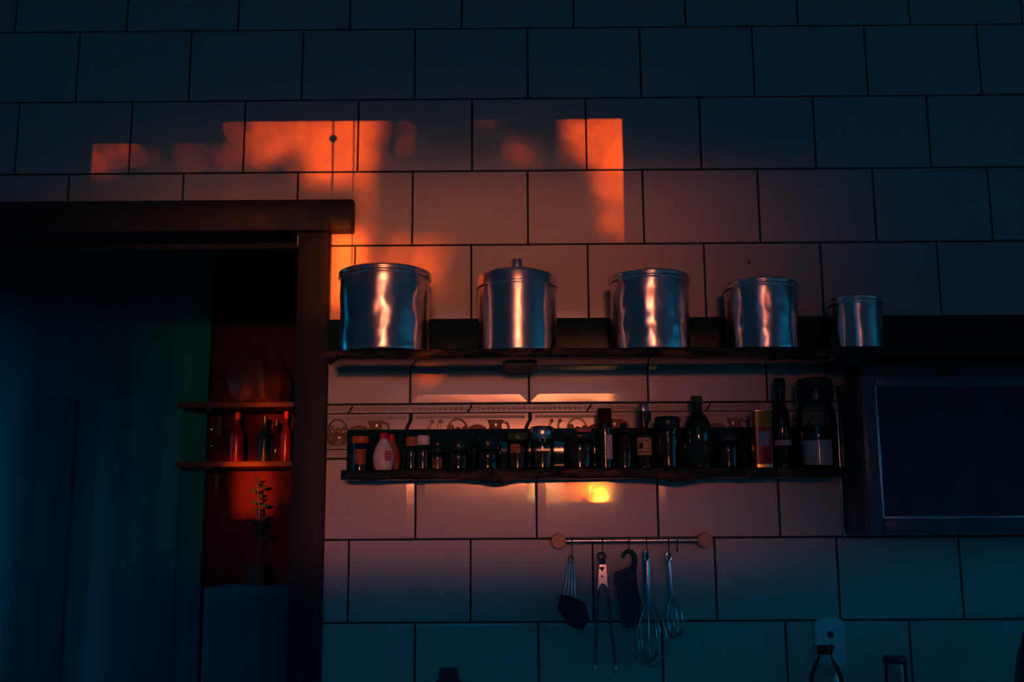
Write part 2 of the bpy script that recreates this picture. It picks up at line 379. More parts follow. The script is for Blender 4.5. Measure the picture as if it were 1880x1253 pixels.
def relief_tile(x0, x1):
    wd = x1 - x0; h_ = RB[1] - RB[0]; q = .007
    poly = [(-wd / 2, -h_ / 2), (wd / 2 - .016, -h_ / 2), (wd / 2 - .014, -.002), (wd / 2 - .004, .020), (wd / 2, .026), (wd / 2, h_ / 2), (-wd / 2 + .004, h_ / 2), (-wd / 2 + .004, .026), (-wd / 2, .020), (-wd / 2 - .010, -.002)] if wd > .28 else [(-wd / 2, -h_ / 2), (wd / 2 - .016, -h_ / 2), (wd / 2 - .014, -.002), (wd / 2 - .004, .020), (wd / 2, .026), (wd / 2, h_ / 2), (-wd / 2, h_ / 2)]
    o = MB().prism(poly, 0, -q).build('relief_tile', 'relief', wall_back, ((x0 + x1) / 2, 0, (RB[0] + RB[1]) / 2), smooth=0)
    MB().tube([(-wd / 2 + .012, -q, h_ / 2 - .009), (wd / 2 - .008, -q, h_ / 2 - .009)], .0034, 8).tube([(-wd / 2 + .012, -q, -h_ / 2 + .007), (wd / 2 - .022, -q, -h_ / 2 + .007)], .003, 8).build('moulding', 'relief', o)
    return o, wd, q
xr0 = at(755, 790, 0)[0]
for k in range(-1, 5):
    a, b = xr0 + k * W, xr0 + (k + 1) * W - .006
    full = a >= x_gap; a = max(a, x_gap)
    if b - a < .05: continue
    o, wd, q = relief_tile(a, b)
    for nm, px_off in (('cherry_relief', .058), ('basket_relief', .118), ('lemon_relief', .168), ('jug_relief', .214)):
        xx = b - W + .006 + px_off
        if k == -1:
            xx = {'cherry_relief': at(700, 800, 0)[0] + .5, 'basket_relief': at(620, 800, 0)[0], 'lemon_relief': at(660, 800, 0)[0], 'jug_relief': at(690, 800, 0)[0]}[nm]
        if a + .02 < xx < b - .03: link(nm, orn[nm], o, (xx - (a + b) / 2, -q, -.036 if nm != 'lemon_relief' else -.030))

# ---- doorway: frame, door leaf, pantry behind
fx0, fx1 = at(540, 700, -.03)[0], at(600, 700, -.03)[0]
lz0, lz1 = at(560, 424, -.04)[1], at(560, 367, -.04)[1]
trim = link('trim_1', None, None, (fx1, 0, 0), kind='structure')
MB().box(fx0 - fx1, 0, -.030, .14, 0, lz0, .003).build('door_post', 'frame', trim)
MB().box(-1.5, at(648, 395, -.045)[0] - fx1, -.045, .10, lz0, lz1, .003).build('lintel', 'framev', trim)
MB().box(-1.5, fx0 - fx1, .06, .10, lz0 - .02, lz0).build('door_stop', 'framev', trim)
d1 = link('door_1', None, None, (at(385, 800, YP)[0], YP - .04, 0), kind='structure')
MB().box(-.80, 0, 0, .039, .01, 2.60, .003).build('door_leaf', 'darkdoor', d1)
for (z0_, z1_) in ((.18, .95), (1.08, 2.0)):
    for x0_ in (-.72, -.36): MB().box(x0_, x0_ + .28, -.006, .0, z0_, z1_, .004).build('door_panel', 'darkdoor', d1)
for zz in (789, 819): MB().ball((at(405, zz, YP - .04)[0] - d1.location.x - .03, -.002, at(406, zz, YP - .04)[1]), .006, 10, 6, (1, .6, 1)).build('screw', 'satin', d1)
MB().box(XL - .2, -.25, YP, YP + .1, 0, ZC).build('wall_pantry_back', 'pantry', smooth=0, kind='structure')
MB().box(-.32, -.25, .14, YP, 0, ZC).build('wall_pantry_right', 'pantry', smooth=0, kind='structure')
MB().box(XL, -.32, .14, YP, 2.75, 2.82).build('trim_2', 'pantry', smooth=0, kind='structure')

# ------------------------------------------------------------------ garden outside the window: a tree that breaks up the low sun
def box_soft(x, y, x0, x1, y0, y1, s, v):
    def e(t, a, b, s_):
        lo = min(max((t - a) / s_ + .5, 0), 1); hi = min(max((b - t) / s_ + .5, 0), 1); return min(lo, hi)
    return v * e(x, x0, x1, s) * e(y, y0, y1, s)
OPEN = [(400, 470, 205, 340, 30, .20), (455, 560, 205, 300, 35, .42), (550, 690, 205, 345, 35, .55), (585, 660, 285, 345, 40, .45), (655, 712, 205, 262, 30, .45),
        (150, 250, 250, 322, 30, .22), (240, 440, 268, 325, 35, .12), (725, 772, 205, 300, 40, .16), (870, 912, 205, 243, 25, .20),
        (926, 950, 250, 312, 25, .28), (955, 1000, 262, 312, 30, .22), (1036, 1100, 205, 292, 30, .45), (1078, 1180, 205, 330, 35, .55), (1098, 1180, 232, 340, 40, .60),
        (1092, 1180, 325, 372, 35, .55), (1100, 1180, 362, 440, 45, .40),
        (650, 692, 335, 440, 30, .30), (606, 690, 425, 480, 30, .35), (608, 668, 428, 560, 28, 1.0), (588, 640, 540, 600, 40, .40), (690, 822, 430, 545, 50, .36), (755, 815, 636, 712, 30, .30),
        (270, 560, 384, 420, 40, .18), (545, 606, 430, 600, 40, .30), (594, 605, 860, 935, 20, .3), (1000, 1122, 876, 930, 20, .15)]
OPEN_P = [(432, 502, 850, 948, 14, 1.0), (500, 535, 858, 925, 20, .25), (506, 545, 660, 722, 16, .55), (418, 440, 640, 705, 16, .30), (425, 520, 650, 690, 30, .10),
          (400, 540, 732, 744, 8, .4), (400, 540, 842, 852, 8, .5), (488, 512, 748, 790, 10, .7), (460, 478, 750, 800, 12, .4), (520, 540, 750, 860, 12, .6), (430, 444, 750, 845, 10, .4), (450, 480, 800, 845, 14, .2)]
def openness(x, z):
    """how much of the low sun the crown lets through towards the wall point (x, z)"""
    px, py = to_px(x, 0, z)
    v = 0
    for b in OPEN: v = max(v, box_soft(px, py, *b[:5], b[5] if b[5] > .9 else b[5] * .80))
    if px < 640 and py > 600:
        qx, qy = to_px(x - TA * YP, YP, z - TE * YP)
        for b in OPEN_P: v = max(v, box_soft(qx, qy, *b))
    return min(v, 1)
YT = -40.0
cell = .013
tree = thing('garden_tree', 'leafy garden tree outside the kitchen window, behind the viewer', 'tree', (-.35, YT, 0))
lv = MB()
x = -1.25
while x < .46:
    z = EYE - .05
    while z < EYE + 1.16:
        jx, jz = x + random.uniform(-.5, .5) * cell, z + random.uniform(-.5, .5) * cell
        o_ = max(openness(jx, jz), .012)
        if o_ < .97:
            yy = YT + random.uniform(-.8, .8); X = jx + TA * -yy + .35; Z = jz + TE * -yy; Y = yy - YT
            a = random.uniform(0, PI); r = cell * math.sqrt(-math.log(o_) / 2); t = random.uniform(-.5, .5) * r
            ca, sa = math.cos(a) * r, math.sin(a) * r
            lv.add([(X + ca * 1.2, Y, Z + sa * 1.2), (X - sa * .83, Y + t, Z + ca * .83), (X - ca * 1.2, Y, Z - sa * 1.2), (X + sa * .83, Y + t, Z - ca * .83)], [(0, 1, 2, 3)])
        z += cell
    x += cell
f = bpy.data.meshes.new('foliage'); f.from_pydata(lv.v, [], lv.f); f.materials.append(MAT['leaf'])
link('foliage', f, tree, kind='stuff')
TX = TA * 40 - 1.3
MB().tube([(TX - .3, 0, -.3), (TX - .25, .1, 1.4), (TX - .3, 0, 2.6), (TX - .5, 0, 3.6), (TX - .4, .1, 4.2)], [.16, .14, .12, .08, .04], 10).build('trunk', 'bark', tree)
MB().tube([(TX - .3, .2, 1.2), (TX + .2, .2, 1.9), (TX + .7, .2, 2.4)], [.05, .04, .02], 8).build('branch', 'bark', tree)
MB().box(-30, 30, -60, YW - .2, -.4, -.3).build('trim_3', 'ground', smooth=0, kind='structure')

# ------------------------------------------------------------------ stone shelves
def rough_edge(x0, x1, y, z0, z1, amp, seed, seg=160, low=None):
    """hewn front face: a strip of noisy quads in front of the slab"""
    mb = MB(); rows = 7; vs = []; fs = []
    for i in range(seg + 1):
        xx = x0 + (x1 - x0) * i / seg
        for j in range(rows + 1):
            t = j / rows
            nz = noise.noise(Vector((xx * 26 + seed, t * 2.2, seed))) + .5 * noise.noise(Vector((xx * 90, t * 5, seed)))
            lo = z0 - (low(xx) if low else 0) - max(0, .004 * noise.noise(Vector((xx * 14, 3.3, seed))))
            e = (1 - abs(2 * t - 1) ** 3)
            vs.append((xx, y - .002 - amp * e * (.6 + .8 * nz), lo + (z1 - lo) * t))
    for i in range(seg):
        for j in range(rows): fs.append((i * (rows + 1) + j, (i + 1) * (rows + 1) + j, (i + 1) * (rows + 1) + j + 1, i * (rows + 1) + j + 1))
    n0 = len(vs)
    for i in range(seg + 1):
        vs += [(xx_ := x0 + (x1 - x0) * i / seg, y + .003, vs[i * (rows + 1)][2]), (x0 + (x1 - x0) * i / seg, y + .003, z1)]
    for i in range(seg):
        fs += [(i * (rows + 1), n0 + 2 * i, n0 + 2 * i + 2, (i + 1) * (rows + 1)), (i * (rows + 1) + rows, (i + 1) * (rows + 1) + rows, n0 + 2 * i + 3, n0 + 2 * i + 1), (n0 + 2 * i, n0 + 2 * i + 1, n0 + 2 * i + 3, n0 + 2 * i + 2)]
    mb.add(vs, fs); return mb
YB = -TH - .0006                             # face of the tiles
DU = .225
zu1 = at(1000, 640, -DU)[1]; zu0 = at(1000, 656, -DU)[1]
ux0, ux1 = at(592, 648, -DU)[0], 1.75
su = thing('stone_shelf', 'long polished black stone shelf with rough front edge, carrying the metal canisters', 'shelf', (ux0, 0, zu1))
su.location = (ux0, YB, zu1)
MB().box(0, ux1 - ux0, -DU - YB + .004, 0, zu0 - zu1, 0, .0015).build('slab', 'granite', su)
rough_edge(ux0, ux1, -DU, zu0, zu1 - .0005, .006, 3.1, 220).build('front_edge', 'hewn', su, (-ux0, -YB, -zu1), smooth=30)
uz = at(1000, 583, -.03)[1]; ubx = at(598, 610, -.02)[0]
def upstand(x0, x1, d, z0, z1, label, m='granite'):
    o = MB().box(0, x1 - x0, -d, 0, 0, z1 - z0, .0015).build('stone_upstand', m, None, (x0, YB, z0 + .0002)); o['label'] = label; o['category'] = 'upstand'
upstand(ubx, ux1, .012, zu1, uz, 'low glossy black stone slab standing behind the metal canisters', 'honed')
for pxb in (955, 1560):
    bx_ = at(pxb, 660, -.12)[0] - ux0
    mb = MB().prism([(bx_ - .045, zu0 - zu1 + .001), (bx_ + .045, zu0 - zu1 + .001), (bx_ + .03, zu0 - zu1 - .010), (bx_ - .03, zu0 - zu1 - .012)], 0, -.15)
    mb.build('bracket', 'blackm', su, smooth=0)
DL = .120
zl1 = at(1000, 861, -DL)[1]; zl0 = at(1000, 879, -DL)[1]
lx0, lx1 = at(625, 870, -DL)[0], .792
sl = thing('stone_shelf', 'shorter black stone shelf below, crowded with jars and bottles', 'shelf', (lx0, YB, zl1))
def bump_low(x):
    px = to_px(x, -DL, zl0)[0]
    return sum(.011 * math.exp(-((px - c) / w_) ** 2) for c, w_ in ((908, 30), (1250, 38)))
MB().box(0, lx1 - lx0, -DL - YB + .004, 0, zl0 - zl1, 0, .0015).build('slab', 'granite', sl)
rough_edge(at(637, 870, -DL)[0], lx1, -DL, zl0, zl1 - .0005, .005, 8.7, 200, bump_low).build('front_edge', 'hewn', sl, (-lx0, -YB, -zl1), smooth=30)
lz = at(1000, 787, -.025)[1]; lbx = at(637, 820, -.02)[0]
upstand(lbx, lx1, .014, zl1, lz, 'glossy black stone slab standing behind the jars and bottles')

# ------------------------------------------------------------------ metal canisters on the upper shelf
CG = 'metal canisters on the upper shelf'
def canister(pxl, pxr, ptop, label, y, knob=False, dent=.0006, seed=0, dome=False, lidpx=6):
    r = (at(pxr, 560, y)[0] - at(pxl, 560, y)[0]) / 2 * .985
    cx = (at(pxl, 560, y)[0] + at(pxr, 560, y)[0]) / 2
    zt = at((pxl + pxr) / 2, ptop, y - r)[1] - zu1
    t = thing('storage_canister', label, 'canister', (cx, y, zu1), CG)
    def fn(a, z):
        p = Vector((math.cos(a) * 2.2 + seed, math.sin(a) * 2.2, z * 17))
        fade = min(1, z / .02) * min(1, max(0, (zt - .03 - z)) / .02)
        return fade * (dent * 2.2 * noise.noise(p) + dent * .8 * noise.noise(p * 2.7))
    lh = .034 if dome else .020               # lid skirt height
    rows = 36; zb = zt - lh - .004
    prof = [(0, .001), (r - .004, 0), (r - .001, .001), (r, .004)]
    prof += [(r - .0005 * math.sin(PI * i / rows), .004 + (zb - .008) * i / rows) for i in range(1, rows)]
    prof += [(r, zb - .002), (r - .002, zb + .010), (r - .004, zb + .010), (0, zb + .009)]
    MB().lathe(prof, 120, fn=fn).build('body', 'steel', t, smooth=50)
    q = r + .0022
    if dome:
        lp = [(r + .001, zb - .002), (q + .0022, zb - .001), (q + .0028, zb + .002), (q + .0018, zb + .0045), (q, zb + .005), (q, zb + lh - .008), (q - .002, zb + lh - .003), (q - .007, zb + lh + .001), (q - .03, zb + lh + .006), (q - .06, zb + lh + .009), (0, zb + lh + .010)]
    else:
        lp = [(r + .001, zb - .002), (q + .001, zb - .002), (q + .0028, zb + .001), (q + .0028, zb + .003), (q + .0008, zb + .0055), (q + .0008, zb + .009), (q + .0024, zb + .0115), (q + .0022, zb + .0145), (q - .001, zb + .017), (q - .006, zb + .0195), (q - .012, zb + .0195), (q - .016, zb + .017), (0, zb + .018)]
    lid = MB().lathe(lp, 96).build('lid', 'steel', t, smooth=50)
    if knob:
        kr = .0155; zk = zb + lh + .008
        MB().lathe([(kr * .72, 0), (kr * .72, .006), (kr, .008), (kr, .032), (kr - .002, .034), (0, .0345)], 32).build('knob', 'steel', lid, (0, 0, zk), smooth=45)
    return t
canister(624, 789, 478, 'largest metal canister, dented, at the left end beside the door frame', -.142, dent=.0009, seed=1)
canister(876, 1023, 487, 'metal canister with a small round knob on its domed lid', -.129, knob=True, dent=.00025, seed=5, dome=True)
canister(1119, 1266, 488, 'middle metal canister of the five, creased and wrinkled', -.129, dent=.0012, seed=9)
canister(1330, 1464, 503, 'second smallest metal canister, left of the smallest one', -.122, dent=.0008, seed=14)
canister(1523, 1618, 535, 'smallest metal canister at the right end of the row', -.105, dent=.0004, seed=21)

# ------------------------------------------------------------------ jars and bottles on the lower shelf
YJ = -.070
JG = 'jars and bottles on the lower shelf'
def jx(pxl, pxr, y): a, b = at(pxl, 820, y)[0], at(pxr, 820, y)[0]; return (a + b) / 2, (b - a) / 2
def hz(py, y=YJ): return at(1000, py, y)[1] - zl1
def glass_shell(prof, t=.002):
    """outer profile (r, z) bottom to top -> closed thin walled vessel"""
    inner = [(max(r - t, .0005), max(z, t * 1.5)) for r, z in prof if r > t]
    return [(0, prof[0][1])] + prof + inner[::-1] + [(0, t * 1.5)]
def jar(pxl, pxr, ptop, pneck, label, cat='jar', lid='black', fill='dark', fillto=.85, y=YJ, glass='glass', square=False, lidr=.96, name='glass_jar', taper=.9, label_band=None, lid_round=False):
    cx, r = jx(pxl, pxr, y); zn, zt = hz(pneck, y), hz(ptop, y)
    t = thing(name, label, cat, (cx, y, zl1), JG)
    rl = r * lidr; rn = rl * .93
    prof = [(r * taper, 0), (r, .004), (r, zn * .80), (r * .97, zn * .88), (rn, zn * .97), (rn, zn + .004)]
    MB().lathe(glass_shell(prof), 36).build('glass_body', glass, t, smooth=50)
    zf = zn * fillto
    rf = r - .0024
    fp = [(0, .0034), (r * taper - .0024, .0034), (rf, .006), (rf, min(zf, zn * .78)), (0, min(zf, zn * .78) + .001)]
    if fill: MB().lathe(fp, 32).build('contents', fill, t, smooth=50)
    zb = zn - .002
    lp = [(rl, zb), (rl + .0008, zb + .001), (rl + .0008, zt - .003), (rl - .002, zt), (0, zt)]
    if lid_round: lp = [(rl, zb), (rl, zb + (zt - zb) * .5), (rl * .8, zt - .003), (rl * .4, zt), (0, zt)]
    MB().lathe(lp, 36).build('lid', lid, t, smooth=45)
    if label_band:
        z0, z1, a0, a1, mm = label_band
        strip(t, r + .0005, zn * z0, zn * z1, a0, a1, mm)
    return t
def strip(t, r, z0, z1, a0, a1, mm, name='paper_label', n=14):
    """curved paper label on the room side; angles in degrees, 0 = facing the room"""
    vs = []; fs = []
    for i in range(n + 1):
        a = math.radians(-90 + a0 + (a1 - a0) * i / n)
        for rr in (r, r + .0004):
            vs += [(rr * math.cos(a), rr * math.sin(a), z0), (rr * math.cos(a), rr * math.sin(a), z1)]
    for i in range(n):
        o = i * 4; p = o + 4
        fs += [(o, p, p + 1, o + 1), (o + 2, o + 3, p + 3, p + 2), (o, o + 2, p + 2, p), (o + 1, p + 1, p + 3, o + 3)]
    fs += [(0, 1, 3, 2), (n * 4, n * 4 + 2, n * 4 + 3, n * 4 + 1)]
    return MB().add(vs, fs).build(name, mm, t, smooth=40)
def bottle(pxl, pxr, ptop, pshoulder, pneck, label, neck=.36, glass='brownglass', cap='black', capfrom=None, y=YJ, name='glass_bottle', fill=None, capr=1.15):
    cx, r = jx(pxl, pxr, y); zs, zn, zt = hz(pshoulder, y), hz(pneck, y), hz(ptop, y)
    t = thing(name, label, 'bottle', (cx, y, zl1), JG); rn = r * neck
    cz = hz(capfrom, y) if capfrom else zt - .012
    prof = [(r * .93, 0), (r, .004), (r, zs), (r * .93, zs + (zn - zs) * .35), (r * .62, zs + (zn - zs) * .75), (rn, zn), (rn, cz + .004)]
    MB().lathe(glass_shell(prof), 36).build('glass_body', glass, t, smooth=50)
    if fill: MB().lathe([(0, .0034), (r * .93 - .0024, .0034), (r - .0024, .006), (r - .0024, zs * .95), (0, zs * .95)], 32).build('contents', fill, t, smooth=50)
    if cap: MB().lathe([(rn * capr, cz), (rn * capr, zt - .002), (rn * capr - .001, zt), (0, zt)], 28).build('cap', cap, t, smooth=45)
    return t, r
# 1 orange spice tube
cx, r = jx(646, 677, YJ)
t = thing('spice_tube', 'clear tube of orange spice at the left end of the lower shelf', 'jar', (cx, YJ, zl1), JG)
zt = hz(800)
MB().lathe(glass_shell([(r, 0), (r, zt * .82), (r * .97, zt * .84)], .0015), 36).build('glass_body', 'glass', t, smooth=50)
MB().lathe([(0, .003), (r - .002, .003), (r - .002, zt * .18), (0, zt * .18)], 32).build('contents', 'dark', t, smooth=50)
MB().lathe([(0, zt * .185), (r - .002, zt * .185), (r - .002, zt * .62), (0, zt * .63)], 32).build('contents', 'orange', t, smooth=50)
MB().lathe([(r * 1.02, zt * .80), (r * 1.02, zt * .90), (r * .98, zt * .905), (r * .98, zt * .985), (r * .94, zt), (0, zt)], 32).build('cap', 'orange', t, smooth=45)
# 2, 3 squeeze bottles
def squeeze(pxl, pxr, y, body, label, tall=793, name='squeeze_bottle'):
    cx, r = jx(pxl, pxr, y); zt = hz(tall, y); zc = zt * .83
    t = thing(name, label, 'bottle', (cx, y, zl1), JG)
    pr = [(0, 0), (r * .74, 0), (r * .80, .003), (r * .93, zt * .14), (r, zt * .28), (r * .97, zt * .42), (r * .82, zt * .58), (r * .56, zt * .72), (r * .40, zt * .78), (r * .37, zc + .004), (0, zc + .004)]
    # soften the profile
    fine = []
    for i in range(len(pr) - 1):
        for k in range(3): u = k / 3; fine.append((pr[i][0] * (1 - u) + pr[i + 1][0] * u, pr[i][1] * (1 - u) + pr[i + 1][1] * u))
    fine.append(pr[-1])
    MB().lathe(fine, 36).build('body', body, t, smooth=60)
    rc = r * .40
    MB().lathe([(rc * .98, zc), (rc * 1.05, zc + .001), (rc * .95, zt - .003), (rc * .8, zt), (0, zt)], 28).build('cap', 'red', t, smooth=45)
    # printed panel: bars wrapped on the belly
    for k in range(4):
        z0 = zt * (.245 + k * .067); rr = r * (1.005 - .02 * abs(k - .8))
        strip(t, rr + .0004, z0, z0 + zt * .056, 14, 52, 'red', 'printed_bar')
    strip(t, r * 1.004 + .0004, zt * .245, zt * .5, 6, 9, 'red', 'printed_bar')
    return t
squeeze(685, 724, -.080, 'white', 'white plastic squeeze bottle with red cap and red print')
squeeze(702, 735, -.040, 'tan', 'tan squeeze bottle with red cap, behind the white one', 796)
jar(745, 765, 801, 817, 'dark little jar with tan plastic cap', lid='tan', fill='dark', lidr=.95, name='spice_jar')
jar(765, 789, 799, 815, 'dark little jar with pale whitish cap', lid='white', fill='herb', lidr=.95, name='spice_jar', fillto=.8)
t = jar(790, 817, 822, 828, 'small glass jar with a round golden knob on its lid', lid='black', fill='amber', fillto=.6, lidr=.8, name='spice_jar')
MB().ball((0, 0, hz(815)), .0046, 16, 10).build('knob', 'brass', t, smooth=60)
jar(821, 863, 808, 826, 'squat dark jar with black lid, right of the golden-knobbed jar', lidr=.86, fill='dark', fillto=.9)
jar(873, 918, 803, 824, 'squat dark jar with black lid, left of the green-lidded jar', lidr=.84, fill='dark', fillto=.9)
jar(931, 969, 796, 808, 'dark jar with a green lid and pale label', lid='green', fill='herb', lidr=.98, label_band=(.55, .85, -40, 15, 'amber'))
# clip-top preserving jar
t = jar(974, 1017, 784, 803, 'clip-top glass jar with wide dark lid, right of the green-lidded jar', lid='satin', fill='herb', fillto=.55, lidr=1.0, y=-.082, name='preserving_jar')
cx, r = jx(974, 1017, -.082); zz = hz(803, -.082)
MB().tube([((r * 1.03) * math.cos(a), (r * 1.03) * math.sin(a), zz - .004) for a in [2 * PI * q / 32 for q in range(32)]], .0011, 6, True).tube([(-.006, -r * 1.04, zz - .004), (-.006, -r * 1.1, zz - .016), (.006, -r * 1.1, zz - .016), (.006, -r * 1.04, zz - .004)], .0011, 6).build('wire_clip', 'satin', t, smooth=60)
t = jar(1036, 1091, 796, 806, 'wide dark jar with a flat black lid, left of the tall slim bottle', fill='dark', fillto=.9, lidr=.92)
t = thing('tea_sachet', 'small red and white sachet lying on the wide dark jar', 'sachet', (at(1071, 790, YJ)[0], YJ, zl1 + hz(796) + .0004), None)
MB().box(-.018, .018, -.012, .012, 0, .006, .002).build('packet', 'red', t); MB().box(-.02, .02, -.013, .013, .0062, .0085, .0008).build('packet_top', 'paperw', t)
# tall slim bottle with plain wide cap
t, r = bottle(1097, 1125, 752, 796, 797, 'tall slim glass bottle with wide clear cap and paper label', neck=.9, glass='glass', cap='brownglass', capfrom=790, capr=1.08, fill='dark', name='glass_bottle')
strip(t, r + .0005, hz(845), hz(800), 5, 60, 'paperw')
# cruet with ball stopper
t, r = bottle(1131, 1161, 792, 797, 793, 'glass oil cruet with a round dark ball stopper', neck=.5, glass='glass', cap='black', capfrom=795, fill='dark', name='oil_cruet')
MB().ball((0, 0, hz(783)), .0085, 20, 12).build('stopper', 'black', t, smooth=60)
# long-necked bottle with yellow label
t, r = bottle(1168, 1197, 744, 800, 786, 'long-necked brown bottle with a yellowish label', neck=.62, glass='brownglass', cap='satin', capfrom=757, fill='dark')
strip(t, r + .0005, hz(838), hz(806), -62, 55, 'paper')
strip(t, r + .0011, hz(826), hz(816), -42, -12, 'dark', 'printed_mark')
for k, zz in enumerate((832, 811)): strip(t, r + .0011, hz(zz + 1.2), hz(zz), -40, 35, 'dark', 'printed_mark')
# clear jar with black lid
jar(1206, 1246, 768, 786, 'clear glass jar with broad black lid, beside the green-capped bottle', fill='dark', fillto=.78, lidr=1.12, lid_round=False, y=-.078)
bottle(1258, 1306, 730, 786, 757, 'dark round-shouldered bottle with a green cap', neck=.40, glass='greenglass', cap='green', capfrom=741, fill='dark')
jar(1314, 1358, 802, 812, 'squat dark jar with shiny rim, left of the striped oil tin', lid='blackm', fill='dark', lidr=.9)
# printed tin
y = -.084; x0, z_ = at(1384, 860, y); x1 = at(1418, 860, y)[0]
t = thing('oil_tin', 'square tin printed yellow-green above, blue band, dark red below', 'tin', ((x0 + x1) / 2, y, zl1), JG)
hw = (x1 - x0) / 2; zt = hz(758, y)
def rr_prism(z0, z1, hw_, hd, rad):
    pts = []
    for (sx_, sy_, a0) in ((1, 1, 0), (-1, 1, 90), (-1, -1, 180), (1, -1, 270)):
        for k in range(6):
            a = math.radians(a0 + k * 18); pts.append((sx_ * (hw_ - rad) + rad * math.cos(a), sy_ * (hd - rad) + rad * math.sin(a)))
    n_ = len(pts); vs = [(px_, py_, z0) for px_, py_ in pts] + [(px_, py_, z1) for px_, py_ in pts]
    return MB().add(vs, [tuple(range(n_ - 1, -1, -1)), tuple(range(n_, 2 * n_))] + [(i, (i + 1) % n_, (i + 1) % n_ + n_, i + n_) for i in range(n_)])
rr_prism(0, zt * .06, hw * .98, .022, .006).build('base_rim', 'brass', t, smooth=50)
rr_prism(zt * .06, zt * .70, hw, .022, .006).build('lower_wall', 'tinred', t, smooth=50)
rr_prism(zt * .70, zt * .985, hw, .022, .006).build('upper_wall', 'yellow', t, smooth=50)
rr_prism(zt * .985, zt, hw * .98, .022, .006).build('top_rim', 'brass', t, smooth=50)
MB().box(-hw * .62, hw * .62, -.0228, -.0222, zt * .38, zt * .635).build('blue_panel', 'tinblue', t, smooth=0)
# tall dark bottle with white band
t, r = bottle(1421, 1452, 698, 775, 738, 'tall dark sauce bottle with a thin pale band, right of the oil tin', neck=.60, glass='brownglass', cap='black', capfrom=727, fill='dark', y=-.060)
strip(t, r + .0005, hz(822, -.06), hz(812, -.06), -80, 80, 'paperw', 'pale_band')
# big salt jar
y = -.066; cx, r = jx(1463, 1538, y); zn = hz(742, y); zt = hz(700, y)
t = thing('salt_jar', 'big glass jar half filled with white salt at the right end', 'jar', (cx, y, zl1), JG)
MB().lathe(glass_shell([(r * .92, 0), (r * .99, .005), (r, zn * .5), (r * .97, zn * .75), (r * .82, zn * .93), (r * .78, zn * .97), (r * .80, zn + .006)], .0024), 48).build('glass_body', 'glass', t, smooth=50)
MB().lathe([(0, .004), (r * .92 - .003, .004), (r * .985 - .003, .007), (r * .985 - .0026, zn * .40), (0, zn * .43)], 40).build('contents', 'salt', t, smooth=50)
MB().lathe([(r * .86, zn), (r * .90, zn + .002), (r * .90, zt - .014), (r * .84, zt - .004), (r * .7, zt), (0, zt + .001)], 40).build('lid', 'black', t, smooth=40)

# ------------------------------------------------------------------ utensil rail
YRL = -.050
xa, za = at(1026, 994, YRL - .02); xb, zb_ = at(1296, 991, YRL - .02); zr = (za + zb_) / 2 - .001
rail = thing('utensil_rail', 'steel utensil rail with round wooden end knobs, on the tiles', 'rail', ((xa + xb) / 2, YB, zr))
L = (xb - xa) / 2
MB().tube([(-L, YRL - YB, 0), (L, YRL - YB, 0)], .0062, 20).build('rod', 'satin', rail, smooth=60)
for s_ in (-1, 1):
    k = MB().lathe([(.0, 0), (.0165, 0), (.0185, .002), (.0185, .022), (.0165, .024), (0, .024)], 36)
    k.v = [(x, -z, y) for x, y, z in k.v]
    k.build('end_knob', 'wood', rail, (s_ * L, YRL - YB + .012, 0), smooth=45)
    p = MB().lathe([(0, 0), (.012, 0), (.012, -YRL - .012 + YB + .002), (0, -YRL - .012 + YB + .002)], 24); p.v = [(x, -z, y) for x, y, z in p.v]
    p.build('wall_post', 'wood', rail, (s_ * L, -.0002, 0), smooth=45)
UG = 'utensils hanging from the rail'
def hook(px, pbot, label):
    x, _ = at(px, 1000, YRL); zb2 = at(px, pbot, YRL)[1]
    t = thing('wire_hook', label, 'hook', (x, YRL, zr), 'hooks on the rail')
    d = zb2 - zr
    pts = [(0, .0085 * math.sin(a), .0085 * math.cos(a)) for a in [math.radians(q) for q in range(-120, 100, 20)]]
    pts = [(p[0], -p[1], p[2]) for p in pts][::-1]
    # loop over the rod, then down the front, ending in an upturned tip
    top = [(0, .0085 * math.cos(math.radians(a)), .0085 * math.sin(math.radians(a))) for a in range(-20, 181, 20)]
    low = [(0, -.0085, d * .5), (0, -.006, d + .012)] + [(0, .002 + .009 * math.cos(math.radians(a)), d + .009 + .009 * math.sin(math.radians(a))) for a in range(190, 361, 20)]
    MB().tube(top + low, .0013, 8).build('wire', 'blackm', t, smooth=60)
    return x
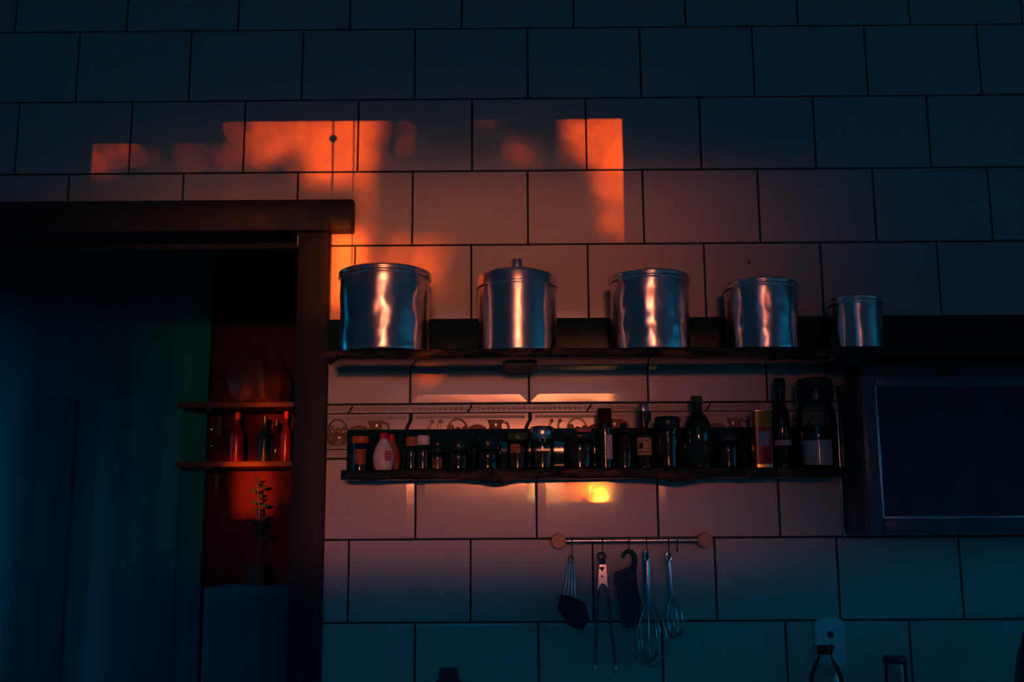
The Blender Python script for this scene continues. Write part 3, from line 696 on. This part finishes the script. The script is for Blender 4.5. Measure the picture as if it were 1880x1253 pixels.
# whisks
def whisk(px, ptop, phan0, phan1, pbot, rpx, label, hr, seed, tilt=0., loops=7):
    hook(px, ptop + 12, 'wire hook holding the ' + ('large' if loops > 5 else 'small') + ' whisk')
    y = YRL + .0015
    x = at(px, 1000, y)[0]; z1 = at(px, phan0, y)[1]; z0 = at(px, phan1, y)[1]; zb = at(px, pbot, y)[1]; zt = at(px, ptop, y)[1]
    R = rpx / FPX * (DIST + y)
    t = thing('balloon_whisk', label, 'whisk', (x, y, zt), UG)
    t.rotation_euler = (0, tilt, 0)
    hl = z1 - zt
    ring = [(.0065 * math.cos(a), 0, hl * .5 - .001 + (abs(hl) * .5 + .004) * math.sin(a)) for a in [2 * PI * q / 24 for q in range(24)]]
    MB().tube(ring, .0030, 8, True).build('hanging_ring', 'chrome', t, smooth=60)
    MB().lathe([(0, z0 - zt), (hr * .75, z0 - zt), (hr * .85, z0 - zt + .01), (hr, z0 - zt + .03), (hr, z1 - zt - .012), (hr * .8, z1 - zt - .002), (0, z1 - zt)], 28).build('handle', 'satin', t, smooth=50)
    ln = zb - z0
    for k in range(loops):
        a = PI * k / loops + .15; pts = []
        rk = R * (1 - .22 * (k % 2)); lk = ln * (1 - .05 * (k % 3))
        for i in range(29):
            u = i / 28; s_ = -1 if u < .5 else 1; q = 1 - abs(2 * u - 1)     # q 0..1..0, 1 at the bottom
            rad = hr * .55 + (rk - hr * .55) * math.sin(PI * min(q, .62) / 1.24) if q < .62 else rk * math.cos((q - .62) / .38 * PI / 2)
            zz = lk * (q if q < .62 else .62 + .38 * math.sin((q - .62) / .38 * PI / 2))
            pts.append((s_ * rad * math.cos(a), s_ * rad * math.sin(a) * .55, z0 - zt + .006 + zz))
        MB().tube(pts, .0015, 6).build('wire_loop', 'chrome', t, smooth=60)
whisk(1187, 1014, 1028, 1110, 1229, 33, 'large steel balloon whisk with pale hanging ring', .0085, 1)
whisk(1227, 1018, 1026, 1100, 1178, 19, 'small whisk at the right of the rail', .0058, 2, -.035, 5)
hook(1243, 1014, 'empty wire hook at the right end of the rail')
# tongs
xh = hook(1106, 1020, 'wire hook holding the tongs')
y = YRL + .0015
zt = at(1106, 1016, y)[1]
t = thing('kitchen_tongs', 'long metal tongs with a pierced head, hanging open', 'tongs', (at(1106, 1100, y)[0], y, zt), UG)
def tz(py): return at(1106, py, y)[1] - zt
def tx(px, py): return at(px, py, y)[0] - t.location.x
MB().tube([(.0085 * math.cos(a), 0, tz(1022) + .0085 * math.sin(a)) for a in [2 * PI * q / 24 for q in range(24)]], .0028, 8, True).build('hanging_ring', 'blackm', t, smooth=60)
MB().prism([(tx(1100, 1028), tz(1028)), (tx(1112, 1028), tz(1028)), (tx(1112, 1037), tz(1037)), (tx(1101, 1037), tz(1037))], .0018, -.0018).build('neck', 'blackm', t, smooth=0)
head = [(tx(1101, 1035), tz(1035)), (tx(1112, 1035), tz(1035)), (tx(1114, 1055), tz(1055)), (tx(1116, 1082), tz(1082)), (tx(1111, 1074), tz(1074)), (tx(1106, 1071), tz(1071)), (tx(1101, 1075), tz(1075)), (tx(1097, 1088), tz(1088)), (tx(1099, 1055), tz(1055))]
MB().prism(head, .001, -.001).build('head_plate', 'satin', t, smooth=0)
MB().tube([(0, -.0012, tz(1059)), (0, -.0016, tz(1059))], .0026, 14).build('rivet_hole', 'blackm', t)
hx, hz_ = 0, tz(1045)
MB().prism([(hx, hz_ - .006), (hx + .0055, hz_ + .001), (hx + .005, hz_ + .0042), (hx + .002, hz_ + .005), (hx, hz_ + .003), (hx - .002, hz_ + .005), (hx - .005, hz_ + .0042), (hx - .0055, hz_ + .001)], -.0012, -.0016).build('heart_hole', 'blackm', t, smooth=0)
for a_, b_, e_ in ((1099, 1093, 1092), (1114, 1128, 1130)):
    pts = [(tx(a_, 1060), .001, tz(1060)), (tx((a_ + b_) / 2, 1140), .002, tz(1140)), (tx(b_, 1200), .001, tz(1200)), (tx(e_, 1232), -.002, tz(1232))]
    mb = MB()
    w_ = .0042
    for p, q in zip(pts[:-1], pts[1:]):
        mb.add([(p[0] - w_, p[1] - .0008, p[2]), (p[0] + w_, p[1] - .0008, p[2]), (q[0] + w_, q[1] - .0008, q[2]), (q[0] - w_, q[1] - .0008, q[2]), (p[0] - w_, p[1] + .0008, p[2]), (p[0] + w_, p[1] + .0008, p[2]), (q[0] + w_, q[1] + .0008, q[2]), (q[0] - w_, q[1] + .0008, q[2])],
               [(0, 1, 2, 3), (7, 6, 5, 4), (0, 4, 5, 1), (1, 5, 6, 2), (2, 6, 7, 3), (3, 7, 4, 0)])
    mb.build('arm', 'microframe', t, smooth=0)
    MB().ball((pts[-1][0], -.002, pts[-1][2] + .004), .0048, 14, 10, (1, .5, 2.2)).build('tip', 'chrome', t, smooth=60)
# black turner with a hook handle
hook(1154, 1012, 'wire hook holding the black turner')
y = YRL + .004
zt = at(1150, 1013, y)[1]; t = thing('plastic_turner', 'broad black plastic turner with a hooked handle', 'spatula', (at(1150, 1060, y)[0], y, zt), UG)
def q_(px, py): a, b = at(px, py, y); return a - t.location.x, b - zt
hk = [(1143, 1026), (1145, 1018), (1151, 1013), (1159, 1013), (1165, 1020), (1166, 1030), (1164, 1045)]
MB().tube([(q_(*p)[0], 0, q_(*p)[1]) for p in hk], [.0045, .005, .0055, .0058, .006, .0062, .0065], 10).build('hook_handle', 'blackm', t, smooth=60)
bl = [(1128, 1052), (1160, 1039), (1168, 1042), (1170, 1075), (1178, 1110), (1176, 1135), (1166, 1150), (1152, 1156), (1142, 1150), (1138, 1120), (1132, 1080)]
MB().prism([q_(*p) for p in bl], -.0025, .0025).build('blade', 'blackm', t, smooth=0)
# nested measuring cups
hook(1050, 1026, 'wire hook holding the measuring cups')
y = YRL - .002
zt = at(1048, 1022, y)[1]
t = thing('measuring_cups', 'bunch of nested dark measuring cups on thin metal handles', 'measuring cups', (at(1048, 1022, y)[0], y, zt), UG)
def c_(px, py): a, b = at(px, py, y); return a - t.location.x, b - zt
MB().tube([(.006 * math.cos(a), 0, c_(1048, 1028)[1] + .009 * math.sin(a)) for a in [2 * PI * q / 20 for q in range(20)]], .0012, 6, True).build('ring', 'blackm', t, smooth=60)
for i, (a_, b_) in enumerate((((1044, 1034), (1036, 1094)), ((1047, 1033), (1042, 1094)), ((1051, 1032), (1049, 1094)), ((1054, 1034), (1056, 1098)))):
    p, q = c_(*a_), c_(*b_); yy = -.004 + .003 * i
    MB().tube([(0, yy * .3, c_(1048, 1031)[1]), (p[0], yy, p[1]), (q[0], yy, q[1])], [.001, .0018, .0022], 8).build('cup_handle', 'satin', t, smooth=60)
for i in range(4):
    p = c_(1050 + i * 4, 1108 + i * 9); r = .034 - .003 * i
    cup = MB().lathe([(0, -.026 + i * .002), (r * .82, -.026 + i * .002), (r * .88, -.022), (r, .008), (r - .0015, .008), (r * .86, -.020), (0, -.023 + i * .002)], 32)
    o = cup.build('cup', 'black', t, (p[0], -.006, p[1]), smooth=45); o.rotation_euler = (.15, .38, 0)

# ------------------------------------------------------------------ microwave under the shelf
yf = -.205
mx0 = .812; mx1 = 1.42
mz1 = at(1600, 690, yf)[1]; mz0 = at(1600, 982, yf)[1]
mw = thing('microwave_oven', 'dark microwave oven mounted under the stone shelf at the right', 'microwave', (mx0, YB, mz0))
MB().box(0, mx1 - mx0, yf - YB + .03, 0, 0, mz1 - mz0, .004).build('body', 'microbody', mw)
wd, hh = mx1 - mx0, mz1 - mz0
df = yf - YB
gx0, gx1, gz0, gz1 = .036, wd - .15, .040, hh - .028
MB().box(0, gx0, df, df + .03, 0, hh, .004).box(gx1, wd, df, df + .03, 0, hh, .004).box(gx0, gx1, df, df + .03, 0, gz0, .004).box(gx0, gx1, df, df + .03, gz1, hh, .004).build('door_frame', 'microframe', mw)
MB().box(gx0, gx1, df + .010, df + .020, gz0, gz1).build('door_glass', 'microglass', mw, smooth=0)
MB().box(gx0 - .004, gx0 + .001, df - .002, df + .01, gz0 - .004, gz1 + .004, .001).box(gx0 - .004, gx1 + .004, df - .002, df + .01, gz0 - .004, gz0 + .001, .001).build('glass_trim', 'satin', mw)
for k in range(6): MB().box(-.0015, .001, df + .05 + k * .02, df + .056 + k * .02, hh * .2, hh * .8).build('side_vent', 'blackm', mw, smooth=0)
MB().box(-.006, -.0002, -.012, -.001, -.006, hh + .002, .001).build('mounting_strip', 'satin', mw)
MB().box(.02, wd - .02, df + .05, -.01, hh, zu0 - mz0 - .0145).build('hanging_bracket', 'blackm', mw, smooth=0)

# ------------------------------------------------------------------ worktop and the things on it
CZ = .93
ctr = thing('worktop', 'dark stone kitchen worktop along the tiled wall', 'worktop', (.2, YB, 0))
c0, c1 = fx1 + .04 - .2, 1.7 - .2
MB().box(c0, c1, -.60, 0, CZ - .035, CZ, .003).build('slab', 'counter', ctr)
for k in range(3):
    a = c0 + .02 + k * (c1 - c0 - .04) / 3; b = a + (c1 - c0 - .04) / 3
    MB().box(a + .002, b - .002, -.57, -.01, .10, CZ - .036, .003).build('cupboard', 'darkdoor', ctr)
MB().box(c0 + .02, c1 - .02, -.52, -.01, 0, .10).build('plinth', 'blackm', ctr, smooth=0)
# socket
xs0, zs1 = at(1493, 1134, YB); xs1, zs0 = at(1554, 1222, YB)
so = thing('wall_socket', 'pale round-topped wall socket plate on the tiles', 'socket', ((xs0 + xs1) / 2, YB, (zs0 + zs1) / 2))
hw, hh = (xs1 - xs0) / 2, (zs1 - zs0) / 2
def plate(hw, hh, arc, n=10):
    p = [(-hw, -hh + .006), (-hw + .006, -hh), (hw - .006, -hh), (hw, -hh + .006), (hw, hh - arc - .006)]
    for i in range(n + 1):
        a = math.radians(20 + 140 * i / n); p.append((hw * .98 * math.cos(a) / math.cos(math.radians(20)), hh - arc + arc * (math.sin(a) - math.sin(math.radians(20))) / (1 - math.sin(math.radians(20)))))
    p.append((-hw, hh - arc - .006)); return p
MB().prism(plate(hw, hh, .012), 0, -.006).prism([(x * .95, z * .96) for x, z in plate(hw, hh, .012)], -.006, -.008).build('plate', 'outlet', so, smooth=50)
MB().box(-.017, .017, -.0094, -.008, -.030, .030, .0006).build('module', 'outlet', so)
for zz in (.016, -.014): MB().tube([(0, -.0094, zz), (0, -.0099, zz)], .0085, 20).build('plug_recess', 'blackm', so)
MB().tube([(0, -.008, .040), (0, -.0088, .040)], .003, 12).build('screw', 'satin', so)
# bottle with red cap
y = -.20
bx_, bz = at(1512, 1186, y); r = 30 / FPX * (DIST + y)
t = thing('water_bottle', 'clear plastic bottle with a dark red cap, before the socket', 'bottle', (bx_ + .002, y, CZ))
zt = bz - CZ
pr = [(r * .9, 0), (r, .006), (r, zt - .12), (r * .94, zt - .105), (r, zt - .09), (r * .97, zt - .068), (r * .75, zt - .045), (r * .42, zt - .026), (r * .40, zt - .012)]
MB().lathe(glass_shell(pr, .0012), 40).build('body', 'glass', t, smooth=50)
MB().lathe([(0, .004), (r * .88, .004), (r - .003, .008), (r - .003, zt - .13), (0, zt - .13)], 36).build('contents', 'brownglass', t, smooth=50)
MB().lathe([(r * .46, zt - .018), (r * .47, zt - .017), (r * .46, zt - .001), (r * .43, zt), (0, zt)], 30).build('cap', 'red', t, smooth=45)
# tall jar with dark lid
y = -.17
bx_, bz = at(1643, 1205, y); r = 19 / FPX * (DIST + y); zt = bz - CZ
t = thing('pasta_jar', 'tall slim glass jar with a dark lid, right of the red-capped bottle', 'jar', (bx_, y, CZ))
MB().lathe(glass_shell([(r * .95, 0), (r, .004), (r, zt - .022), (r * .9, zt - .012)], .002), 36).build('glass_body', 'glass', t, smooth=50)
MB().lathe([(0, .004), (r * .9, .004), (r - .003, .008), (r - .003, zt * .6), (0, zt * .6)], 32).build('contents', 'dark', t, smooth=50)
MB().lathe([(r * 1.08, zt - .016), (r * 1.12, zt - .014), (r * 1.12, zt - .003), (r * 1.05, zt), (0, zt)], 36).build('lid', 'black', t, smooth=45)
# dark pump bottle at the lower edge
y = -.16
bx_, bz = at(824, 1228, y); zt = bz - CZ
t = thing('dark_flask', 'dark flask with a square stopper just showing at the bottom edge', 'bottle', (bx_, y, CZ))
MB().lathe([(0, 0), (.050, 0), (.054, .006), (.054, zt - .085), (.050, zt - .06), (.036, zt - .034), (.022, zt - .022), (.020, zt - .018), (0, zt - .018)], 40).build('body', 'black', t, smooth=50)
MB().box(-.022, .022, -.020, .020, zt - .020, zt, .003).build('stopper', 'blackm', t)
# dark jug at the right edge
y = -.24
bx_, bz = at(1935, 1128, y); zt = bz - CZ; r = at(1935, 1200, y)[0] - at(1852, 1200, y)[0]
t = thing('dark_kettle', 'dark rounded kettle at the right edge of the worktop', 'kettle', (bx_, y, CZ))
MB().lathe([(0, 0), (r * .95, 0), (r, .01), (r, zt * .35), (r * .97, zt * .6), (r * .82, zt * .8), (r * .62, zt * .9), (r * .3, zt * .94), (0, zt * .95)], 48).build('body', 'black', t, smooth=50)
MB().lathe([(0, 0), (.006, 0), (.014, .012), (.012, .022), (0, .024)], 20).build('lid_knob', 'blackm', t, (0, 0, zt * .945), smooth=50)
MB().tube([(-r * .7 * math.cos(a), 0, zt * .84 + zt * .18 * math.sin(a)) for a in [PI * q / 14 for q in range(15)]], .007, 10).build('handle', 'blackm', t, smooth=60)

# ------------------------------------------------------------------ pantry shelves seen through the doorway
yb = YP - .001
def pshelf(py, label):
    z = at(480, py, yb - .16)[1]
    t = thing('pantry_shelf', label, 'shelf', (-.75, yb, z))
    MB().box(-.35, .42, -.16, 0, -.018, 0, .002).build('board', 'pantryshelf', t)
    for xx in (-.25, .34): MB().prism([(xx - .008, -.018), (xx + .008, -.018), (xx + .008, -.10), (xx - .008, -.10)], -.02, -.004).prism([(xx - .008, -.018), (xx + .008, -.018), (xx + .008, -.026), (xx - .008, -.026)], -.14, -.004).build('bracket', 'blackm', t, smooth=0)
    return z
z1 = pshelf(738, 'upper wooden shelf seen dimly through the doorway')
z2 = pshelf(847, 'lower wooden shelf seen dimly through the doorway')
yy = yb - .08
for i, (px, wpx, top, cap, lab) in enumerate(((437, 13, 758, 'red', 'slim red-lit bottle at the left of the pantry shelf'), (487, 12, 765, 'black', 'dark pantry bottle beside the narrow flask'), (508, 11, 772, 'black', 'narrow dark flask between two pantry bottles'), (526, 10, 756, 'red', 'pantry bottle nearest the door post'))):
    x, zt = at(px, top, yy); r = wpx / FPX * (DIST + yy); zt -= z2
    t = thing('pantry_bottle', lab, 'bottle', (x, yy, z2), 'bottles on the pantry shelf')
    MB().lathe([(0, 0), (r * .94, 0), (r, .004), (r, zt * .52), (r * .8, zt * .62), (r * .36, zt * .74), (r * .34, zt * .9), (0, zt * .9)], 28).build('body', ('pantryred', 'black', 'brownglass', 'pantryred')[i], t, smooth=50)
    MB().lathe([(r * .42, zt * .86), (r * .42, zt), (0, zt)], 20).build('cap', cap, t, smooth=45)
# fabric bag on the upper shelf
x, zt = at(478, 640, yy); zt -= z1
t = thing('cloth_bag', 'slumped cloth bag on the upper pantry shelf', 'bag', (x, yy, z1))
MB().lathe([(0, 0), (.085, 0), (.098, .02), (.100, zt * .4), (.085, zt * .7), (.06, zt * .9), (.045, zt), (.03, zt * .97), (0, zt * .96)], 40, fn=lambda a, z: .008 * math.sin(5 * a + z * 20) + .004 * math.sin(9 * a)).build('cloth', 'pantryshelf', t, smooth=60)
# potted plant, coloured black to stand for a shadow on the pantry wall
yp = YP - .10
x, zb = at(478, 940, yp); z3 = at(478, 1075, yp)[1]
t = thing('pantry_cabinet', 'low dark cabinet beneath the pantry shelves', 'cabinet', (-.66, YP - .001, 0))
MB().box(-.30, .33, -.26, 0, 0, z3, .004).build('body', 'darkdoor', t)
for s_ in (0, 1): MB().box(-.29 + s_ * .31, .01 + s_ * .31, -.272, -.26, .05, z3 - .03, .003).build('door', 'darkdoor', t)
t = thing('potted_plant', 'small potted plant coloured shadow-black before the red pantry wall', 'plant', (x, yp, z3))
ph = zb - z3
MB().lathe([(0, 0), (.026, 0), (.036, .06), (.034, .06), (.030, .052), (0, .052)], 28).build('pot', 'blackm', t, smooth=45)
MB().tube([(0, 0, .05), (.004, 0, ph * .6), (-.003, 0, ph), (-.012, 0, ph + .09)], [.005, .004, .003, .002], 8).build('stem', 'blackm', t, smooth=60)
for k in range(16):
    a = k * 2.4; zc = ph * .75 + .012 * k - .02; ln = .046 * (1.1 - k * .03)
    ca, sa = math.cos(a), math.sin(a) * .6
    bx_, by_ = -.004 * k / 6, 0
    vs = [(bx_, by_, zc), (bx_ + ca * ln * .5 - sa * .020, by_ + sa * ln * .5 + ca * .008, zc + .008), (bx_ + ca * ln, by_ + sa * ln, zc + .004), (bx_ + ca * ln * .5 + sa * .020, by_ + sa * ln * .5 - ca * .008, zc + .006), (bx_ + ca * ln * .5, by_ + sa * ln * .5, zc - .006)]
    MB().add(vs, [(0, 1, 2), (0, 2, 3), (0, 4, 1), (4, 2, 1), (0, 3, 4), (4, 3, 2)]).build('leaf', 'blackm', t, smooth=0)
